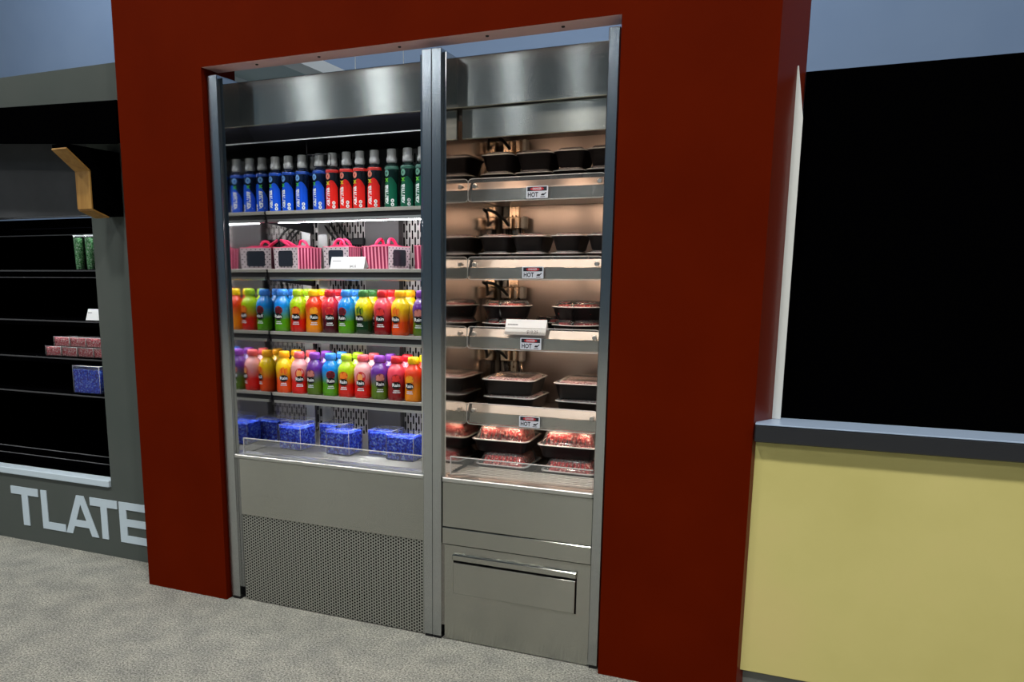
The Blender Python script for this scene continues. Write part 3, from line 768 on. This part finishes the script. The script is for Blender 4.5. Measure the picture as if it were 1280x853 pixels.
def gift_box(x, y, z, rz, label, wx=.125, wy=.125, h=.088, lying=False, window_grey=False):
    t = empty('gift_box', (x, y, z), rz); tag(t, label, 'box', 'pink striped gift boxes on the second shelf')
    b = MB(); b.loft([(wx / 2 - .003, wy / 2 - .003, .001, .0), (wx / 2, wy / 2, .001, h)], 2, smooth=False); b.obj('body', STR, t)
    MB().bbox(-wx / 2 - .001, wx / 2 + .001, -wy / 2 - .001, wy / 2 + .001, h - .003, h + .0, .0005).obj('rim', PINKL, t)
    pf_ = MB(); pf_.prism([(-wx / 2 + .003, .0005), (wx / 2 - .003, .0005), (wx / 2, h - .003), (-wx / 2, h - .003)], -.001, .0006, 'y')
    pf_.v = [(a, b_ - wy / 2 + (h - c) * .0333 - .0005, c) for a, b_, c in pf_.v]
    pf_.obj('polka_dot_panel', POLK, t)
    wn = MB(); wn.prism([(a, h * .49 + b_) for a, b_ in rrect(wx * .58, h * .70, .008, 4)], -wy / 2 - .0025, -wy / 2 + .001, 'y')
    wn.obj('window', WIN, t)
    for s_ in (-1, 1):
        hd = MB()
        if lying and s_ < 0: pts = [(-.03 - .0, -.01, h), (-.05, -.015, h + .016), (-.075, -.02, h + .030), (-.06, .0, h + .026), (-.02, .012, h + .004)]
        else:
            yy_ = s_ * wy * .26
            pts = [(.024 * math.cos(PI - PI * k / 10), yy_ * (1 - .25 * math.sin(PI * k / 10)), h - .002 + .030 * math.sin(PI * k / 10)) for k in range(11)]
        hd.tube(pts, .0058, 6); hd.obj('handle', PINK, t)
    fl = MB()
    fl.prism([(-wx / 2 + .004, h - .001), (wx / 2 - .004, h - .001), (wx * .2, h + .007), (-wx * .2, h + .007)], -wy * .3, wy * .3, 'y'); fl.obj('top_flap', PINK, t)
gz = SHC[1] + .0005
gift_box(-.480, .357, gz, -.20, 'pink striped gift box with dark window, leftmost on second shelf, handle lying open', wx=.136, wy=.136, lying=True)
gift_box(-.266, .350, gz, .04, 'pink striped gift box partly hidden behind the white price card', wx=.112, wy=.105)
gift_box(-.080, .365, gz, 1.37, 'pink striped gift box turned with stripes left and window right, near the mullion', wx=.132, wy=.132)
gift_box(.136, .365, gz, 1.50, 'pink striped gift box, rightmost on second shelf, cut off by the mullion')

def price_card(x, y, z, w_, h_, label, words, tilt=.35):
    t = empty('price_card', (x, y, z)); tag(t, label, 'card')
    m = MB(); th = .0012
    def fn(a, b, o=0): return (a, b * math.sin(tilt) + o, b * math.cos(tilt))
    m.add([fn(-w_ / 2, 0), fn(w_ / 2, 0), fn(w_ / 2, h_), fn(-w_ / 2, h_), fn(-w_ / 2, 0, th), fn(w_ / 2, 0, th), fn(w_ / 2, h_, th), fn(-w_ / 2, h_, th)],
          [(0, 1, 2, 3), (7, 6, 5, 4), (0, 4, 5, 1), (1, 5, 6, 2), (2, 6, 7, 3), (3, 7, 4, 0)])
    m.add([fn(-w_ / 2, h_), fn(w_ / 2, h_), (w_ / 2, h_ * math.sin(tilt) + .025, 0), (-w_ / 2, h_ * math.sin(tilt) + .025, 0)], [(0, 1, 2, 3)])
    m.obj('folded_card', PAPER, t)
    p = MB(); put_text(p, words, h_ * .27, lambda a, b: fn(a + w_ * .18, b + h_ * .20, -.0008), .0003)
    for k in range(9): p.add([fn(-w_ * .44 + k * w_ * .028, h_ * .62, -.0008), fn(-w_ * .42 + k * w_ * .028, h_ * .62, -.0008), fn(-w_ * .42 + k * w_ * .028, h_ * .70, -.0008), fn(-w_ * .44 + k * w_ * .028, h_ * .70, -.0008)], [(0, 1, 2, 3)])
    p.obj('lettering', INK, t)
price_card(-.203, .272, SHC[1] + .003, .150, .048, 'white folded price card in front of the gift boxes', '$4.32')
price_card(.532, .235, SHH[2] + .011, .150, .056, 'white folded price card on the third heated shelf', '$10.25')

# ================================================================ BLUE FILLED CLEAR BOXES
def shred(name, cols, scale=150):
    return mat(name, rough=.45, build=noise_color([(.32, cols[0]), (.43, cols[1]), (.55, cols[2]), (.64, cols[3])], scale, 2, bump=.8, bscale=scale, dist=.004))
BLUES = shred('blue_shredded_paper', [srgb(0, 10, 120), srgb(0, 50, 225), srgb(0, 85, 250), srgb(140, 185, 255)], 110)
def lumpy(hw, hd, hz, z0, amp, nx=9, seed=1, taper=0.0):
    random.seed(seed); bm = bmesh.new(); bmesh.ops.create_cube(bm, size=2)
    bmesh.ops.subdivide_edges(bm, edges=bm.edges, cuts=nx, use_grid_fill=True)
    for v in bm.verts:
        k = 1 - taper * (v.co.z + 1) / 2
        v.co = Vector((v.co.x * hw * k, v.co.y * hd * k, z0 + (v.co.z + 1) / 2 * hz)) + Vector([random.uniform(-amp, amp * .4) * (1 if c > 0 else -1) if abs(c) > .99 else random.uniform(-amp, amp) * .5 for c in v.co])
    bm.verts.index_update(); r = ([tuple(v.co) for v in bm.verts], [[v.index for v in f.verts] for f in bm.faces]); bm.free(); return r
def clear_box(x, y, z, rz, label, w_=.105, d_=.105, h=.100, fill=BLUES, group='clear boxes of blue shredded paper', cat='box', name='clear_box', seed=1):
    t = empty(name, (x, y, z), rz); tag(t, label, cat, group)
    v, f = lumpy(w_ / 2 - .003, d_ / 2 - .003, h * .84, .003, .0022, 9, seed); c = MB(); c.add(v, f, False); c.obj('shredded_filling', fill, t)
    o = MB(); o.bbox(-w_ / 2, w_ / 2, -d_ / 2, d_ / 2, 0, h, .002); o.obj('clear_shell', BOXM, t)
    e = MB(); a_, b_ = w_ / 2, d_ / 2
    e.tube([(-a_, -b_, .002), (-a_, -b_, h), (a_, -b_, h), (a_, b_, h)], .0013, 4); e.tube([(a_, -b_, h), (a_, -b_, .002)], .0013, 4)
    e.obj('shell_edge', LIDEDGE, t)
bz = .5965
clear_box(-.505, .300 + .06, bz - .006, .03, 'clear box of blue shreds at the left end of the deck, in the back row', seed=2)
clear_box(-.432, .245, bz, -.05, 'clear box of blue shreds in front at the left of the deck', seed=3)
clear_box(-.318, .365, bz - .006, .0, 'clear box of blue shreds behind the middle pair on the deck', seed=4)
clear_box(-.207, .240, bz, -.04, 'clear box of blue shreds in front at the middle of the deck', seed=5)
clear_box(-.068, .325, bz - .006, .0, 'clear box of blue shreds behind the rightmost one on the deck', seed=6)
clear_box(.058, .250, bz, .0, 'clear box of blue shreds at right end of deck by mullion', w_=.115, seed=7)

# ================================================================ MEAL TRAYS
FOODR = shred('red_shredded_filling', [srgb(90, 0, 8), srgb(200, 5, 18), srgb(228, 22, 30), srgb(255, 190, 180)], 120)
FOODP = shred('pink_red_filling', [srgb(120, 30, 45), srgb(185, 70, 85), srgb(215, 120, 125), srgb(245, 205, 200)], 130)
TRAY = BLACKG
_mm = {}
def tray_meshes(w_, d_, ht, hd, food, key, rr=.022, ribs=0):
    k = (w_, d_, ht, hd, key, rr, ribs)
    if k in _mm: return _mm[k]
    a, b = w_ / 2, d_ / 2
    tr = MB(); tr.loft([(a - .020, b - .020, max(rr - .008, .004), 0), (a - .016, b - .016, rr - .004, .003), (a - .005, b - .005, rr, ht - .004), (a, b, rr + .003, ht - .003), (a, b, rr + .003, ht)], 6, cap1=False)
    tr.loft([(a - .006, b - .006, rr, ht), (a - .018, b - .018, rr - .006, .010)], 6, cap0=False, cap1=False)
    rim = MB(); rim.loft([(a + .0005, b + .0005, rr + .003, ht + .0003), (a + .002, b + .002, rr + .004, ht + .0015), (a + .001, b + .001, rr + .004, ht + .0035), (a - .006, b - .006, rr, ht + .004)], 6, cap0=False, cap1=False)
    lid = MB()
    lv = [(a - .006, b - .006, rr, ht + .004), (a - .009, b - .009, rr, ht + .005)]
    if ribs:
        lv += [(a - .014, b - .014, rr, ht + hd * .35), (a - .024, b - .024, rr, ht + hd * .85), (a - .030, b - .030, rr - .003, ht + hd), (.01, .01, .009, ht + hd + .001)]
    else:
        lv += [(a - .014, b - .014, rr - .004, ht + hd * .75), (a - .018, b - .018, rr - .006, ht + hd), (a - .026, b - .026, max(rr - .010, .003), ht + hd), (a - .030, b - .030, max(rr - .012, .003), ht + hd - .0025), (.01, .01, .009, ht + hd - .002)]
    lid.loft(lv, 6, cap0=False)
    if ribs:
        def rib(p0, p1): lid.tube([p0, p1], .0022, 5)
        nx = 9
        for q in range(nx):
            u = -1 + 2 * (q + .5) / nx
            for sy in (-1, 1): rib((u * (a - .034), sy * (b - .0145), ht + hd * .30), (u * (a - .040), sy * (b - .0265), ht + hd * .92))
        for q in range(nx - 1):
            u = -1 + 2 * (q + .5) / (nx - 1)
            for sx in (-1, 1): rib((sx * (a - .0145), u * (b - .034), ht + hd * .30), (sx * (a - .0265), u * (b - .040), ht + hd * .92))
    fd = MB(); zf0 = ht * .45; rnd = rr > .04
    v, f = lumpy(a - (.024 if rnd else .018), b - (.024 if rnd else .018), ht - zf0 + hd * (.72 if ribs else .45), zf0, .0025, 10, 11, .16 if ribs else .05)
    if rnd: v = [(x * math.sqrt(max(0, 1 - (y / b) ** 2 / 2)) * .97, y * math.sqrt(max(0, 1 - (x / a) ** 2 / 2)) * .97, z) for x, y, z in v]
    fd.add(v, f, False)
    r = (tr.mesh('tray', TRAY), rim.mesh('lid_rim', LIDEDGE), lid.mesh('lid', LIDR if ribs or rnd else LIDM), fd.mesh('filling', food))
    _mm[k] = r; return r
def meal(x, y, z, rz, label, w_, d_, ht, hd, food, key, group, rr=.022, ribs=0, name='meal_tray'):
    t = empty(name, (x, y, z), rz); tag(t, label, 'food container', group)
    a, b, c, d = tray_meshes(w_, d_, ht, hd, food, key, rr, ribs)
    link('tray', a, t); l = link('lid', c, t); link('lid_rim', b, l); link('filling', d, t)
# level 1
g1 = 'small rectangular meal trays on the top heated shelf'
for i, (x, y, w_) in enumerate(((.395, .365, .118), (.529, .372, .132), (.658, .362, .112), (.775, .355, .112))):
    nm = ('leftmost', 'second from left', 'third from left', 'rightmost')[i]
    meal(x, y, SHH[0] + .001, 0, 'black tray with clear lid, lower of %s stack on top heated shelf' % nm, w_, .165, .052, .013, BLACK, 'k1', g1)
    meal(x + .002, y + .004, SHH[0] + .0665, random.uniform(-.05, .05), 'black tray with clear lid, upper of %s stack on top heated shelf' % nm, w_, .165, .052, .013, BLACK, 'k1', g1)
# level 2
g2 = 'low meal trays on the second heated shelf'
for i, (x, y, w_, d_) in enumerate(((.388, .370, .118, .17), (.514, .372, .122, .17), (.652, .375, .110, .17), (.776, .375, .106, .17))):
    nm = ('leftmost', 'second from left', 'third from left', 'rightmost')[i]
    meal(x, y, SHH[1] + .001, 0, 'pinkish-filled low tray, lower of %s stack on second heated shelf' % nm, w_, d_, .045, .010, FOODP, 'p', g2)
    meal(x, y + .003, SHH[1] + .0575, 0, 'pinkish-filled low tray, upper of %s stack on second heated shelf' % nm, w_, d_, .048, .011, FOODP, 'p', g2)
# level 3 : round bowls
g3 = 'round black bowls on the third heated shelf'
def bowl(x, y, z, label, r=.095):
    meal(x, y, z, 0, label, 2 * r, 2 * r, .042, .020, FOODR, 'b', g3, rr=r - .004, name='round_meal_bowl')
bowl(.423, .362, SHH[2] + .001, 'round black bowl with clear lid, lower of the left stack behind price card', .092)
bowl(.423, .362, SHH[2] + .064, 'round black bowl with red filling, upper of the left stack behind price card', .092)
bowl(.692, .360, SHH[2] + .001, 'round black bowl with clear lid, lower of the right stack on third heated shelf')
bowl(.690, .362, SHH[2] + .064, 'round black bowl with red filling, upper of the right stack on third heated shelf')
bowl(.558, .498, SHH[2] + .001, 'round black bowl with red filling, set back between the two bowl stacks', .078)
bowl(.735, .500, SHH[2] + .001, 'round black bowl, far back behind the right stack on the third heated shelf', .05)
# level 4
g4 = 'large rectangular meal trays on the fourth heated shelf'
for i, (x, y) in enumerate(((.450, .388), (.722, .388))):
    nm = ('left', 'right')[i]
    meal(x + .006, y, SHH[3] + .001, -.02, 'large black tray with flat clear lid, lower of %s stack, fourth heated shelf' % nm, .196, .215, .050, .010, FOODP, 'p', g4, rr=.026)
    meal(x, y - .004, SHH[3] + .0635, .03, 'large black tray with pink-red filling, upper of %s stack, fourth heated shelf' % nm, .200, .220, .052, .012, FOODP, 'p', g4, rr=.026)
# level 5 on the deck
g5 = 'ribbed-lid trays of red filling on the heated case floor'
for i, (x, y) in enumerate(((.434, .350), (.687, .345))):
    nm = ('left', 'right')[i]
    meal(x + .012, y - .012, .561, 0, 'black tray under a ribbed clear lid, lower of %s stack on case floor' % nm, .200, .205, .044, .044, FOODR, 'r', g5, rr=.024, ribs=1)
    meal(x, y, .651, .03, 'black tray heaped red under a ribbed lid, upper of %s stack on case floor' % nm, .216, .210, .044, .048, FOODR, 'r', g5, rr=.024, ribs=1)

# ================================================================ ITEMS IN THE DARK CASE ON THE LEFT
GREENS = shred('green_confetti', [srgb(20, 90, 30), srgb(80, 180, 90), srgb(150, 225, 150), srgb(235, 250, 230)], 170)
REDS = shred('red_white_confetti', [srgb(170, 30, 45), srgb(225, 70, 85), srgb(240, 150, 155), srgb(255, 235, 235)], 150)
def tumbler(x, label):
    t = empty('tumbler', (x, .36, 1.3122)); tag(t, label, 'cup', 'confetti tumblers in the dark case')
    MB().lathe([(.020, .002), (.0235, .145)], 16).obj('confetti', GREENS, t)
    MB().lathe([(.0205, 0), (.025, .155)], 16, cap=False).obj('clear_wall', BOXM, t)
    MB().lathe([(.0252, .152), (.0262, .155), (.0252, .157)], 16, cap=False).obj('rim', LIDEDGE, t)
tumbler(-1.688, 'clear tumbler of green confetti in the dark case, left one')
tumbler(-1.618, 'clear tumbler of green confetti in the dark case, right one beside the grey pier')
price_card(-1.60, .33, 1.080, .10, .055, 'pale folded card standing in the dark case at left', ' ')
n_ = 0
for (x, z, w_) in ((-1.872, .9035, .10), (-1.768, .9035, .10), (-1.664, .9035, .10), (-1.560, .9035, .10), (-1.812, .9515, .10), (-1.708, .9515, .10), (-1.604, .9515, .10)):
    nm = ('bottom row, leftmost', 'bottom row, second from left', 'bottom row, third from left', 'bottom row, right end', 'top row, leftmost', 'top row, middle', 'top row, right end')[n_]
    clear_box(x, .37, z, 0, 'flat box of red-white confetti in the dark case, %s' % nm, w_, .09, .046, REDS, 'confetti boxes in the dark case', seed=20 + n_); n_ += 1
clear_box(-1.675, .39, .7305, 0, 'clear box of blue shreds standing in the dark case at left', .17, .12, .132, BLUES, 'blue box in the dark case', seed=40)
